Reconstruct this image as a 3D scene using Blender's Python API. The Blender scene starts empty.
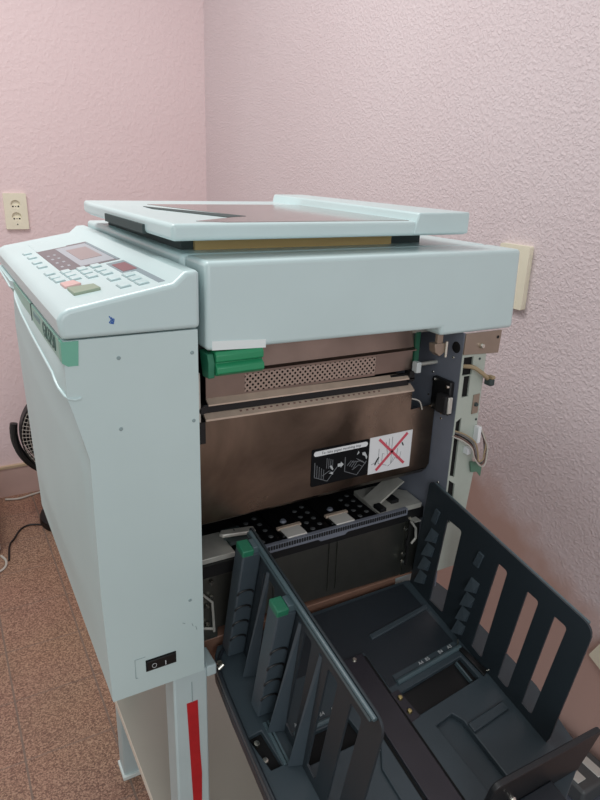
import bpy, bmesh, math, random
from mathutils import Vector, Matrix
random.seed(7)
PI = math.pi
SC = bpy.context.scene
COL = SC.collection

# ------------------------------------------------------------------ materials
def new_mat(name):
    m = bpy.data.materials.new(name); m.use_nodes = True
    nt = m.node_tree
    b = nt.nodes['Principled BSDF']
    return m, nt, b

def srgb(r, g, b):
    f = lambda c: (c/255/12.92) if c/255 <= .04045 else ((c/255+.055)/1.055)**2.4
    return (f(r), f(g), f(b), 1)

def plain(name, col, rough=.5, metal=0., noise=0., nscale=30, bump=0., bscale=300, spec=.5, dirt=None, coat=0):
    m, nt, b = new_mat(name)
    b.inputs['Base Color'].default_value = col
    b.inputs['Roughness'].default_value = rough
    b.inputs['Metallic'].default_value = metal
    b.inputs['Specular IOR Level'].default_value = spec
    b.inputs['Coat Weight'].default_value = coat
    tc = nt.nodes.new('ShaderNodeTexCoord')
    if noise:
        n = nt.nodes.new('ShaderNodeTexNoise'); n.inputs['Scale'].default_value = nscale
        n.inputs['Detail'].default_value = 6
        nt.links.new(tc.outputs['Object'], n.inputs['Vector'])
        mx = nt.nodes.new('ShaderNodeMix'); mx.data_type = 'RGBA'
        mx.inputs['A'].default_value = col
        d = dirt if dirt else tuple(c*(1-noise) for c in col[:3])+(1,)
        mx.inputs['B'].default_value = d
        rp = nt.nodes.new('ShaderNodeValToRGB')
        rp.color_ramp.elements[0].position = .4; rp.color_ramp.elements[1].position = .75
        nt.links.new(n.outputs['Fac'], rp.inputs['Fac'])
        nt.links.new(rp.outputs['Color'], mx.inputs['Factor'])
        nt.links.new(mx.outputs['Result'], b.inputs['Base Color'])
    if bump:
        n2 = nt.nodes.new('ShaderNodeTexNoise'); n2.inputs['Scale'].default_value = bscale
        nt.links.new(tc.outputs['Object'], n2.inputs['Vector'])
        bp = nt.nodes.new('ShaderNodeBump'); bp.inputs['Strength'].default_value = bump
        bp.inputs['Distance'].default_value = .001
        nt.links.new(n2.outputs['Fac'], bp.inputs['Height'])
        nt.links.new(bp.outputs['Normal'], b.inputs['Normal'])
    return m

M = {}
PALE = srgb(198, 219, 220)
M['pale'] = plain('pale_plastic', PALE, .3, noise=.05, nscale=7, bump=.05, bscale=900)
M['pale_matte'] = plain('pale_painted_steel', srgb(194, 214, 214), .5, noise=.06, nscale=5, bump=.08, bscale=900)
M['seam'] = plain('seam_shadow_gap', srgb(60, 72, 72), .8)
M['green'] = plain('green_plastic', srgb(40, 140, 96), .35, bump=.05)
M['green_strip'] = plain('green_name_strip', srgb(146, 186, 172), .4)
M['green_deep'] = plain('green_strip_end', srgb(112, 178, 156), .4)
M['capgreen'] = plain('green_cap_plastic', srgb(38, 114, 86), .45)
M['tray'] = plain('tray_plastic', srgb(60, 72, 79), .38, noise=.12, nscale=14, bump=.25, bscale=1500)
M['tray_dark'] = plain('tray_dark_plastic', srgb(36, 43, 50), .42, noise=.12, nscale=14, bump=.25, bscale=1500)
M['belt'] = plain('glossy_black_belt', srgb(14, 14, 16), .28)
M['label_black'] = plain('black_label_print', srgb(12, 13, 16), .8, spec=.2)
M['fence'] = plain('fence_plastic', srgb(38, 47, 53), .42, noise=.1, nscale=10, bump=.2, bscale=1500)
M['wing'] = plain('wing_plastic', srgb(64, 76, 84), .45, noise=.12, nscale=20, bump=.2, bscale=1500)
M['stop'] = plain('end_stop_plastic', srgb(27, 29, 32), .42, bump=.15, bscale=1200)
M['rim'] = plain('rim_plastic', srgb(78, 96, 102), .34, bump=.1, bscale=800)
M['bar'] = plain('guide_bar_metal', srgb(44, 42, 50), .35, noise=.2, nscale=20)
M['black'] = plain('black_plastic', srgb(15, 16, 18), .5)
M['blackhole'] = plain('black_recess', srgb(6, 6, 7), .9)
M['rubber'] = plain('black_rubber', srgb(20, 20, 22), .7)
M['alu'] = plain('bare_aluminium', srgb(214, 196, 178), .4, metal=.4, noise=.15, nscale=60)
M['zinc'] = plain('zinc_plated_steel', srgb(204, 204, 196), .4, metal=.45, noise=.2, nscale=40)
M['screw'] = plain('screw_metal', srgb(225, 222, 210), .25, metal=1.)
M['brass'] = plain('brass_screw', srgb(200, 186, 130), .3, metal=1.)
M['frame'] = plain('dark_blue_frame_paint', srgb(116, 122, 134), .5, noise=.1, nscale=25)
M['flange'] = plain('grey_green_frame_steel', srgb(176, 186, 176), .45, noise=.08, nscale=25)
M['copper'] = plain('brown_tinted_steel', srgb(158, 142, 128), .4, metal=.5, noise=.1, nscale=40)
M['gold'] = plain('yellow_seal_foam', srgb(208, 178, 122), .8)
M['glass'] = plain('scanner_glass', srgb(128, 120, 118), .10, spec=.6)
M['white'] = plain('white_label', srgb(228, 232, 234), .5)
M['paper'] = plain('white_paper_tape', srgb(226, 236, 236), .6)
M['cream'] = plain('cream_plastic', srgb(232, 226, 204), .4, noise=.05, nscale=30)
M['red_ink'] = plain('red_ink', srgb(206, 84, 100), .6)
M['red_tape'] = plain('red_tape', srgb(186, 30, 38), .45, noise=.15, nscale=50)
M['redkey'] = plain('stop_key_red', srgb(212, 174, 170), .45)
M['olive'] = plain('start_key_olive', srgb(144, 158, 138), .45)
M['disp'] = plain('display_surround', srgb(126, 117, 120), .5, spec=.15)
M['disp_light'] = plain('display_bezel', srgb(172, 174, 180), .5, spec=.15)
M['disp_grey'] = plain('display_grey_strip', srgb(140, 152, 158), .5, spec=.15)
M['disp_red'] = plain('display_red_window', srgb(142, 104, 108), .5, spec=.15)
M['lcd'] = plain('lcd_window', srgb(164, 148, 148), .5, spec=.15)
M['ink'] = plain('dark_ink', srgb(76, 104, 98), .6)
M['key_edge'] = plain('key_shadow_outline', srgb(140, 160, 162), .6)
M['blue_ink'] = plain('blue_ink', srgb(40, 96, 176), .6)
M['printed'] = plain('white_print', srgb(190, 196, 198), .6)
M['grey_print'] = plain('grey_print', srgb(120, 124, 128), .6)
M['pcb'] = plain('green_circuit_board', srgb(26, 88, 66), .4)
M['pcb_pale'] = plain('pale_circuit_board', srgb(84, 124, 104), .5)
M['conn'] = plain('pale_connector', srgb(196, 204, 204), .5)
M['wire_white'] = plain('white_wire', srgb(186, 182, 174), .5)
M['wire_brown'] = plain('brown_wire', srgb(112, 84, 76), .5)
M['wire_grey'] = plain('grey_wire', srgb(120, 116, 116), .5)
M['wire_black'] = plain('black_wire', srgb(24, 22, 24), .5)
M['wire_tan'] = plain('tan_wire', srgb(160, 142, 112), .5)
M['stand'] = plain('stand_paint', srgb(186, 204, 206), .45, noise=.06, nscale=18)
M['foot'] = plain('stand_foot', srgb(214, 226, 224), .5)
M['board'] = plain('beige_board', srgb(176, 175, 164), .35, noise=.05, nscale=6)
M['board_edge'] = plain('board_edge', srgb(226, 218, 204), .5)
M['skirt'] = plain('skirting_tile', srgb(196, 168, 160), .4, noise=.1, nscale=12)
M['skirt_top'] = plain('skirting_top_edge', srgb(190, 168, 140), .6)
M['grille'] = plain('fan_grille_wire', srgb(176, 170, 162), .4, metal=.4)
M['fanblade'] = plain('fan_blade_grey', srgb(120, 112, 108), .4)
M['boxwhite'] = plain('white_laminate', srgb(206, 206, 202), .5)
M['dev'] = plain('dark_grey_metal', srgb(92, 96, 98), .4, metal=.3)
M['devbase'] = plain('blue_grey_box', srgb(92, 98, 110), .55)
M['silver'] = plain('silver_plate', srgb(214, 214, 208), .35, metal=.2)
M['primer'] = plain('brown_primer_steel', srgb(132, 100, 84), .5, noise=.1, nscale=40)

def steel(name, col, rough, aniso_scale=(2, 2, 60), dark=.75, bump=.02, metal=1., big=False):
    m, nt, b = new_mat(name)
    tc = nt.nodes.new('ShaderNodeTexCoord')
    mp = nt.nodes.new('ShaderNodeMapping'); mp.inputs['Scale'].default_value = aniso_scale
    nt.links.new(tc.outputs['Object'], mp.inputs['Vector'])
    n = nt.nodes.new('ShaderNodeTexNoise'); n.inputs['Scale'].default_value = 6; n.inputs['Detail'].default_value = 5
    nt.links.new(mp.outputs['Vector'], n.inputs['Vector'])
    sm = nt.nodes.new('ShaderNodeTexNoise'); sm.inputs['Scale'].default_value = 12; sm.inputs['Detail'].default_value = 7
    nt.links.new(tc.outputs['Object'], sm.inputs['Vector'])
    mr = nt.nodes.new('ShaderNodeMapRange'); mr.inputs['To Min'].default_value = rough-.06; mr.inputs['To Max'].default_value = rough+.14
    nt.links.new(sm.outputs['Fac'], mr.inputs['Value'])
    nt.links.new(mr.outputs['Result'], b.inputs['Roughness'])
    mx = nt.nodes.new('ShaderNodeMix'); mx.data_type = 'RGBA'
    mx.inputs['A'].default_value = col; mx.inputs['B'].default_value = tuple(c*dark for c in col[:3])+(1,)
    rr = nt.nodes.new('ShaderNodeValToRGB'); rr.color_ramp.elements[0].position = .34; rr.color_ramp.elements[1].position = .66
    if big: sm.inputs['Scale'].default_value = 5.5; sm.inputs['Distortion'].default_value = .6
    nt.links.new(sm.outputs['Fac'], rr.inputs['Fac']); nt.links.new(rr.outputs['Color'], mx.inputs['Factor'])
    nt.links.new(mx.outputs['Result'], b.inputs['Base Color'])
    b.inputs['Metallic'].default_value = metal
    bp = nt.nodes.new('ShaderNodeBump'); bp.inputs['Strength'].default_value = bump; bp.inputs['Distance'].default_value = .001
    nt.links.new(n.outputs['Fac'], bp.inputs['Height']); nt.links.new(bp.outputs['Normal'], b.inputs['Normal'])
    return m
M['steel'] = steel('satin_stainless_steel', srgb(158, 142, 126), .25, dark=.25, big=True)  # broad dark patches painted in for smudges and for uneven reflections
M['steel_dark'] = steel('dull_dark_steel', srgb(128, 130, 124), .38)
M['steel_guide'] = steel('brown_reflecting_steel', srgb(160, 144, 134), .35)

def perforated():
    m, nt, b = new_mat('perforated_steel')
    N = nt.nodes.new; L = nt.links.new
    tc = N('ShaderNodeTexCoord'); sp = N('ShaderNodeSeparateXYZ'); L(tc.outputs['Object'], sp.inputs['Vector'])
    def mth(op, a, bb=None):
        n = N('ShaderNodeMath'); n.operation = op
        for i, v in enumerate((a, bb)):
            if v is None: continue
            if isinstance(v, (int, float)): n.inputs[i].default_value = v
            else: L(v, n.inputs[i])
        return n.outputs[0]
    px, pz = .0082, .00425
    row = mth('FLOOR', mth('DIVIDE', sp.outputs['Z'], pz))
    odd = mth('MODULO', mth('ADD', row, 1000), 2)
    u = mth('SUBTRACT', mth('FRACT', mth('ADD', mth('DIVIDE', sp.outputs['X'], px), mth('MULTIPLY', odd, .5))), .5)
    v = mth('SUBTRACT', mth('FRACT', mth('DIVIDE', sp.outputs['Z'], pz)), .5)
    uu = mth('MULTIPLY', u, px); vv = mth('MULTIPLY', v, pz)
    d = mth('SQRT', mth('ADD', mth('MULTIPLY', uu, uu), mth('MULTIPLY', vv, vv)))
    h = mth('LESS_THAN', d, .0017)
    mx = N('ShaderNodeMix'); mx.data_type = 'RGBA'
    mx.inputs['A'].default_value = srgb(186, 170, 158); mx.inputs['B'].default_value = (.004, .004, .004, 1)
    L(h, mx.inputs['Factor']); L(mx.outputs['Result'], b.inputs['Base Color'])
    L(mth('SUBTRACT', .8, mth('MULTIPLY', h, .8)), b.inputs['Metallic']); L(mth('ADD', .42, mth('MULTIPLY', h, .5)), b.inputs['Roughness'])
    L(mth('SUBTRACT', .5, mth('MULTIPLY', h, .5)), b.inputs['Specular IOR Level'])
    return m
M['perf'] = perforated()

def wall_mat(name, lower):
    m, nt, b = new_mat(name)
    N = nt.nodes.new; L = nt.links.new
    tc = N('ShaderNodeTexCoord')
    b.inputs['Roughness'].default_value = .55
    n1 = N('ShaderNodeTexNoise'); n1.inputs['Scale'].default_value = 150 if lower else 70; n1.inputs['Detail'].default_value = 7
    n1.inputs['Distortion'].default_value = .5
    n2 = N('ShaderNodeTexNoise'); n2.inputs['Scale'].default_value = 14; n2.inputs['Detail'].default_value = 4
    n3 = N('ShaderNodeTexNoise'); n3.inputs['Scale'].default_value = 2.2
    for n in (n1, n2, n3): L(tc.outputs['Object'], n.inputs['Vector'])
    rp = N('ShaderNodeValToRGB'); rp.color_ramp.elements[0].position = .44; rp.color_ramp.elements[1].position = .66
    L(n1.outputs['Fac'], rp.inputs['Fac'])
    ad = N('ShaderNodeMath'); ad.operation = 'MULTIPLY_ADD'; L(n2.outputs['Fac'], ad.inputs[0]); ad.inputs[1].default_value = .7
    L(rp.outputs['Color'], ad.inputs[2])
    bp = N('ShaderNodeBump'); bp.inputs['Strength'].default_value = .55 if lower else .4; bp.inputs['Distance'].default_value = .0022 if lower else .002
    L(ad.outputs[0], bp.inputs['Height']); L(bp.outputs['Normal'], b.inputs['Normal'])
    mx = N('ShaderNodeMix'); mx.data_type = 'RGBA'
    mx.inputs['A'].default_value = srgb(222, 209, 211) if lower else srgb(231, 210, 211); mx.inputs['B'].default_value = srgb(214, 198, 200) if lower else srgb(226, 204, 205)
    L(n3.outputs['Fac'], mx.inputs['Factor'])
    out = mx.outputs['Result']
    if lower:   # the stucco stops in an irregular line; below it the wall is trowelled smooth and painted brown-pink
        sp = N('ShaderNodeSeparateXYZ'); L(tc.outputs['Object'], sp.inputs['Vector'])
        mc = N('ShaderNodeMath'); mc.operation = 'MINIMUM'; L(sp.outputs['Y'], mc.inputs[0]); mc.inputs[1].default_value = .45
        ma = N('ShaderNodeMath'); ma.operation = 'MULTIPLY_ADD'; L(mc.outputs[0], ma.inputs[0]); ma.inputs[1].default_value = -.5; L(sp.outputs['Z'], ma.inputs[2])
        mb = N('ShaderNodeMath'); mb.operation = 'MULTIPLY_ADD'; L(n2.outputs['Fac'], mb.inputs[0]); mb.inputs[1].default_value = .16; L(ma.outputs[0], mb.inputs[2])
        mr = N('ShaderNodeMapRange'); mr.inputs['From Min'].default_value = .56; mr.inputs['From Max'].default_value = .66
        L(mb.outputs[0], mr.inputs['Value'])
        mh = N('ShaderNodeMath'); mh.operation = 'MULTIPLY'; L(mr.outputs['Result'], mh.inputs[0]); mh.inputs[1].default_value = .55
        L(mh.outputs[0], bp.inputs['Strength'])
        m2 = N('ShaderNodeMix'); m2.data_type = 'RGBA'; m2.inputs['A'].default_value = srgb(194, 162, 152)
        L(out, m2.inputs['B']); L(mr.outputs['Result'], m2.inputs['Factor'])
        out = m2.outputs['Result']
    L(out, b.inputs['Base Color'])
    return m
M['wall_far'] = wall_mat('pink_plaster', False)
M['wall_right'] = wall_mat('pink_stucco', True)

def floor_mat():
    m, nt, b = new_mat('terracotta_granite_tiles')
    N = nt.nodes.new; L = nt.links.new
    tc = N('ShaderNodeTexCoord'); sp = N('ShaderNodeSeparateXYZ'); L(tc.outputs['Object'], sp.inputs['Vector'])
    b.inputs['Roughness'].default_value = .45
    def mth(op, a, bb=None, cc=None):
        n = N('ShaderNodeMath'); n.operation = op
        for i, v in enumerate((a, bb, cc)):
            if v is None: continue
            if isinstance(v, (int, float)): n.inputs[i].default_value = v
            else: L(v, n.inputs[i])
        return n.outputs[0]
    T = .204
    def line(ax, off):
        f = mth('FRACT', mth('DIVIDE', mth('SUBTRACT', sp.outputs[ax], off-10*T), T))
        f = mth('ABSOLUTE', mth('SUBTRACT', f, .5))
        return mth('GREATER_THAN', f, .5-.0024/T)
    g = mth('MAXIMUM', line('X', .030), line('Y', .808))
    gx = line('X', .030)
    vo = N('ShaderNodeTexVoronoi'); vo.inputs['Scale'].default_value = 330
    no = N('ShaderNodeTexNoise'); no.inputs['Scale'].default_value = 190; no.inputs['Detail'].default_value = 5
    nl = N('ShaderNodeTexNoise'); nl.inputs['Scale'].default_value = 3
    for n in (vo, no, nl): L(tc.outputs['Object'], n.inputs['Vector'])
    rp = N('ShaderNodeValToRGB'); e = rp.color_ramp.elements
    e[0].position = .30; e[0].color = srgb(106, 76, 62)
    e[1].position = .70; e[1].color = srgb(180, 146, 122)
    e.new(.5).color = srgb(148, 114, 94)
    sv = N('ShaderNodeSeparateColor'); L(vo.outputs['Color'], sv.inputs['Color'])
    L(mth('MULTIPLY_ADD', sv.outputs[0], .45, mth('MULTIPLY', no.outputs['Fac'], .55)), rp.inputs['Fac'])
    mx = N('ShaderNodeMix'); mx.data_type = 'RGBA'; mx.blend_type = 'MULTIPLY'; mx.inputs['Factor'].default_value = .2
    L(rp.outputs['Color'], mx.inputs['A']); L(nl.outputs['Color'], mx.inputs['B'])
    mg = N('ShaderNodeMix'); mg.data_type = 'RGBA'; L(mth('MULTIPLY', g, mth('MULTIPLY_ADD', gx, .35, .5)), mg.inputs['Factor'])
    L(mx.outputs['Result'], mg.inputs['A']); mg.inputs['B'].default_value = srgb(112, 98, 88)
    L(mg.outputs['Result'], b.inputs['Base Color'])
    bp = N('ShaderNodeBump'); bp.inputs['Strength'].default_value = .5; bp.inputs['Distance'].default_value = .002
    L(mth('SUBTRACT', 1, g), bp.inputs['Height']); L(bp.outputs['Normal'], b.inputs['Normal'])
    return m
M['floor'] = floor_mat()

# ------------------------------------------------------------------ mesh helpers
class MB:
    def __init__(self): self.bm = bmesh.new()
    def box(self, x0, x1, y0, y1, z0, z1, mat=None):
        vs = [self.bm.verts.new((x, y, z)) for x in (x0, x1) for y in (y0, y1) for z in (z0, z1)]
        for f in ((0,1,3,2), (4,6,7,5), (0,4,5,1), (2,3,7,6), (0,2,6,4), (1,5,7,3)):
            self.bm.faces.new([vs[i] for i in f])
        if mat is not None: bmesh.ops.transform(self.bm, matrix=mat, verts=vs)
        return self
    def prism(self, pts, axis, a0, a1, mat=None):
        """pts: outline in the two remaining axes (xz for y, yz for x, xy for z)"""
        def P(p, a):
            return {'x': (a, p[0], p[1]), 'y': (p[0], a, p[1]), 'z': (p[0], p[1], a)}[axis]
        v0 = [self.bm.verts.new(P(p, a0)) for p in pts]; v1 = [self.bm.verts.new(P(p, a1)) for p in pts]
        n = len(pts)
        self.bm.faces.new(v0); self.bm.faces.new(v1[::-1])
        for i in range(n):
            self.bm.faces.new([v0[i], v1[i], v1[(i+1) % n], v0[(i+1) % n]])
        if mat is not None: bmesh.ops.transform(self.bm, matrix=mat, verts=v0+v1)
        return self
    def plate(self, outline, holes, axis, a0, a1, mat=None):
        """flat plate with real cut-outs: outline and holes are 2-d loops"""
        def P(p, a):
            return {'x': (a, p[0], p[1]), 'y': (p[0], a, p[1]), 'z': (p[0], p[1], a)}[axis]
        tmp = bmesh.new(); es = []
        for lp in [outline]+holes:
            vs = [tmp.verts.new((p[0], p[1], 0)) for p in lp]
            es += [tmp.edges.new((vs[i], vs[(i+1) % len(vs)])) for i in range(len(vs))]
        bmesh.ops.triangle_fill(tmp, use_beauty=True, use_dissolve=False, edges=es, normal=(0, 0, 1))
        tmp.verts.index_update()
        co = [tuple(v.co) for v in tmp.verts]
        fs = [[v.index for v in f.verts] for f in tmp.faces]
        bd = [[v.index for v in e.verts] for e in tmp.edges if len(e.link_faces) == 1]
        tmp.free()
        A = [self.bm.verts.new(P(c, a0)) for c in co]; B = [self.bm.verts.new(P(c, a1)) for c in co]
        for f in fs:
            self.bm.faces.new([A[i] for i in f]); self.bm.faces.new([B[i] for i in f[::-1]])
        for i, j in bd: self.bm.faces.new([A[i], A[j], B[j], B[i]])
        if mat is not None: bmesh.ops.transform(self.bm, matrix=mat, verts=A+B)
        return self
    def cyl(self, p0, p1, r, n=20, r1=None):
        p0 = Vector(p0); p1 = Vector(p1); d = p1-p0
        q = Vector((0, 0, 1)).rotation_difference(d.normalized()).to_matrix().to_4x4()
        r1 = r if r1 is None else r1
        A, B = [], []
        for i in range(n):
            a = 2*PI*i/n
            A.append(self.bm.verts.new(p0+q@Vector((r*math.cos(a), r*math.sin(a), 0))))
            B.append(self.bm.verts.new(p1+q@Vector((r1*math.cos(a), r1*math.sin(a), 0))))
        self.bm.faces.new(A[::-1]); self.bm.faces.new(B)
        for i in range(n): self.bm.faces.new([A[i], A[(i+1) % n], B[(i+1) % n], B[i]])
        return self
    def tube(self, pts, r, n=8, closed=False):
        pts = [Vector(p) for p in pts]; rings = []; N = len(pts)
        up = Vector((0.123, .31, .94)).normalized()
        for i, p in enumerate(pts):
            if closed: t = pts[(i+1) % N]-pts[i-1]
            else: t = pts[min(i+1, N-1)]-pts[max(i-1, 0)]
            t.normalize()
            a = t.cross(up)
            if a.length < .1: a = t.cross(Vector((1, 0, 0)))
            a.normalize(); b = t.cross(a)
            rings.append([self.bm.verts.new(p+r*(math.cos(2*PI*k/n)*a+math.sin(2*PI*k/n)*b)) for k in range(n)])
        for i in range(N if closed else N-1):
            A, B = rings[i], rings[(i+1) % N]
            for k in range(n): self.bm.faces.new([A[k], A[(k+1) % n], B[(k+1) % n], B[k]])
        if not closed:
            self.bm.faces.new(rings[0][::-1]); self.bm.faces.new(rings[-1])
        return self
    def lathe(self, prof, c, axis=(0, 0, 1), n=40):
        q = Vector((0, 0, 1)).rotation_difference(Vector(axis).normalized()).to_matrix()
        c = Vector(c); rings = []
        for r, z in prof:
            if r < 1e-6: rings.append([self.bm.verts.new(c+q@Vector((0, 0, z)))])
            else: rings.append([self.bm.verts.new(c+q@Vector((r*math.cos(2*PI*k/n), r*math.sin(2*PI*k/n), z))) for k in range(n)])
        for A, B in zip(rings, rings[1:]):
            for k in range(n):
                a0, a1 = A[k % len(A)], A[(k+1) % len(A)]; b0, b1 = B[k % len(B)], B[(k+1) % len(B)]
                f = [a0, a1, b1, b0]; u = []
                for v in f:
                    if v not in u: u.append(v)
                if len(u) >= 3: self.bm.faces.new(u)
        return self
    def text(self, s, size, mat, depth=.0003):
        cu = bpy.data.curves.new('lettering', 'FONT'); cu.body = s; cu.size = size; cu.extrude = depth; cu.resolution_u = 3
        cu.align_x = 'CENTER'; cu.align_y = 'CENTER'
        ob = bpy.data.objects.new('lettering', cu); COL.objects.link(ob)
        dg = bpy.context.evaluated_depsgraph_get(); dg.update()
        me = bpy.data.meshes.new_from_object(ob.evaluated_get(dg))
        n0 = len(self.bm.verts)
        self.bm.from_mesh(me); self.bm.verts.ensure_lookup_table()
        bmesh.ops.transform(self.bm, matrix=mat, verts=self.bm.verts[n0:])
        bpy.data.objects.remove(ob); bpy.data.curves.remove(cu); bpy.data.meshes.remove(me)
        return self

def obj(name, mb, mat, parent=None, bevel=0., seg=2, smooth=35, off=None, label=None):
    bm = mb.bm if isinstance(mb, MB) else mb
    bmesh.ops.remove_doubles(bm, verts=bm.verts, dist=1e-6)
    bmesh.ops.recalc_face_normals(bm, faces=bm.faces)
    if parent is not None and parent.parent is not None and parent.parent.parent is not None: parent = parent.parent   # thing > part > sub-part, no deeper
    if off is None and parent is not None: off = parent.get('_o')
    if off is not None: bmesh.ops.translate(bm, vec=-Vector(off), verts=bm.verts)
    me = bpy.data.meshes.new(name); bm.to_mesh(me); bm.free()
    me.materials.append(M[mat] if isinstance(mat, str) else mat)
    if smooth:
        for p in me.polygons: p.use_smooth = True
        me.set_sharp_from_angle(angle=math.radians(smooth))
    o = bpy.data.objects.new(name, me); COL.objects.link(o)
    if parent is not None:
        o.parent = parent
        if parent.get('_o') is not None: o['_o'] = parent['_o']
    if bevel:
        b = o.modifiers.new('bevel', 'BEVEL'); b.width = bevel; b.segments = seg; b.limit_method = 'ANGLE'
        b.angle_limit = math.radians(40); b.harden_normals = False
    if label: o['label'] = label
    return o

def thing(name, label, cat, loc=(0, 0, 0), rot=(0, 0, 0), group=None, keep=True):
    o = bpy.data.objects.new(name, None); COL.objects.link(o)
    o.location = loc; o.rotation_euler = rot; o['label'] = label; o['category'] = cat
    o.empty_display_size = .05
    if group: o['group'] = group
    if keep: o['_o'] = list(loc)          # parts are modelled in room coordinates and shifted to the base
    return o
def tag(o, label, cat, group=None):
    o['label'] = label; o['category'] = cat
    if group: o['group'] = group
    return o
def struct(o): o['kind'] = 'structure'; return o
def rrect(x0, x1, z0, z1, r, n=5):
    out = []
    for cx, cz, a0 in ((x1-r, z1-r, 0), (x0+r, z1-r, 90), (x0+r, z0+r, 180), (x1-r, z0+r, 270)):
        for k in range(n+1):
            a = math.radians(a0+90*k/n); out.append((cx+r*math.cos(a), cz+r*math.sin(a)))
    return out
def smooth_path(pts, n=8):
    pts = [Vector(p) for p in pts]; out = []
    P = [pts[0]]+pts+[pts[-1]]
    for i in range(1, len(P)-2):
        for k in range(n):
            t = k/n; a, b, c, d = P[i-1], P[i], P[i+1], P[i+2]
            out.append(.5*((2*b)+(c-a)*t+(2*a-5*b+4*c-d)*t*t+(3*b-a-3*c+d)*t**3))
    out.append(pts[-1]); return out
def interp(tab, v):
    if v <= tab[0][0]: return tab[0][1]
    for (a, x), (b, y) in zip(tab, tab[1:]):
        if v <= b: return x+(y-x)*(v-a)/(b-a)
    return tab[-1][1]
def sstep(a, b, v):
    t = max(0, min(1, (v-a)/(b-a))); return t*t*(3-2*t)
def frameM(o, u, v):
    """matrix whose local x runs along u and local y along v, at o"""
    u = Vector(u).normalized(); v = Vector(v); w = u.cross(v).normalized(); v = w.cross(u)
    return Matrix(((u.x, v.x, w.x, o[0]), (u.y, v.y, w.y, o[1]), (u.z, v.z, w.z, o[2]), (0, 0, 0, 1)))

# ------------------------------------------------------------------ the room
XR, YF = 1.065, 2.02
struct(obj('floor', MB().box(-2.2, XR+.1, -2.6, YF+.1, -.05, 0), 'floor'))
struct(obj('wall_far', MB().box(-2.2, XR+.1, YF, YF+.1, 0, 2.7), 'wall_far'))
struct(obj('wall_right', MB().box(XR, XR+.1, -2.6, YF, 0, 2.7), 'wall_right'))
sk = MB().box(-2.2, XR, YF-.012, YF, 0, .128)
struct(obj('baseboard_far', sk, 'skirt'))
struct(obj('trim_1', MB().box(-2.2, XR, YF-.016, YF, .128, .138), 'skirt_top'))

# ------------------------------------------------------------------ duplicator
D = thing('duplicator', 'large pale green stencil duplicator with its delivery side open, standing on the metal stand', 'copier', (.44, .3, .674))
Y0, Y1 = 0.0, .6
# --- end cabinet: sculpted operator cover and flat end panel, one lofted body
lower_e = [(.662, .1296), (.828, .1255), (1.02, .1265), (1.075, .114), (1.097, .108), (1.166, .109)]
def lip(y): return interp([(0, 1.096), (.05, 1.113), (.2, 1.122), (.3, 1.131), (.42, 1.152), (.6, 1.16)], y)
def cover_x(y, z):
    e = interp(lower_e, z); zl = lip(y)
    t = sstep(0, .03, y); far = sstep(.6, .56, y)
    low = min(1, max(0, (zl-.004-z)/.10))
    base = .130-.007*sstep(.674, 1.1, z)
    bulge = .009*math.sin(PI*min(1, max(0, y/.62)))**.6*sstep(.66, .80, z)
    recess = .010*(1-low)
    inner = base-bulge+recess*.6
    if z > zl:
        up = .109-.006*sstep(1.15, zl, z)
        inner = up
    return e*(1-t)+inner*t
ys = [0, .004, .010, .018, .026, .034]+[.05+.55*k/44 for k in range(45)]
bm = bmesh.new(); rows = []
for y in ys:
    zl = lip(y)
    zs = [.6640+(zl-.001-.6640)*k/46 for k in range(47)]+[zl+.001+(1.161-zl-.001)*k/8 for k in range(9)]
    rows.append([bm.verts.new((.2600, y, 1.161))]+[bm.verts.new((.2585, y, .6640))]+[bm.verts.new((cover_x(y, z), y, z)) for z in zs])
for A, B in zip(rows, rows[1:]):
    n = len(A)
    for i in range(n): bm.faces.new([A[i], A[(i+1) % n], B[(i+1) % n], B[i]])
bm.faces.new(rows[0]); bm.faces.new(rows[-1][::-1])
cab = obj('operator_cover', bm, 'pale_matte', D, smooth=28)
# lip bead that catches the light
obj('grip_lip', MB().tube([(.123, -.0004, 1.0955), (.1165, -.0006, 1.0945), (.1095, .0000, 1.0965)]+[(cover_x(y, lip(y)+.002)-.0005, y, lip(y)) for y in [.006+.588*k/40 for k in range(41)]], .0017, 8), 'pale', cab)
# screws of the end panel
for x, z in ((.1640, 1.0515), (.2525, 1.0475), (.1665, 1.1365), (.2525, 1.1335), (.2404, .789)):
    obj('panel_screw', MB().lathe([(0, .0010), (.0016, .0010), (.0023, .0004), (.0023, 0)], (x, 0, z), (0, -1, 0), 14), 'key_edge', cab)
# green name strip wraps the near corner
ns = MB().prism([(.1085, .016), (.1068, .016), (.1068, .215), (.1085, .215)], 'z', 1.1365, 1.1605)
strip = obj('name_strip', ns, 'green_strip', D)
obj('strip_end', MB().prism([(.1063, 1.1605), (.1250, 1.1605), (.1228, 1.1330), (.112, 1.1330), (.1063, 1.137)], 'y', -.0008, .012), 'green_deep', strip, label='deeper green end of the name strip')
obj('strip_far', MB().prism([(.1085, .222), (.1066, .222), (.1066, .57), (.1085, .57)], 'z', 1.1425, 1.1605), 'green_strip', strip)
obj('cover_seam', MB().box(.1062, .110, .2165, .2195, 1.122, 1.161), 'seam', strip)
t = MB().text('GR3750', .0265, frameM((.1064, .078, 1.1490), (0, -1, 0), (0, 0, 1)))
obj('model_lettering', t, 'ink', strip)
t = MB().text('RISOGRAPH', .0100, frameM((.1064, .170, 1.1520), (0, -1, 0), (0, 0, 1)))
obj('maker_lettering', t, 'key_edge', strip)
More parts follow.
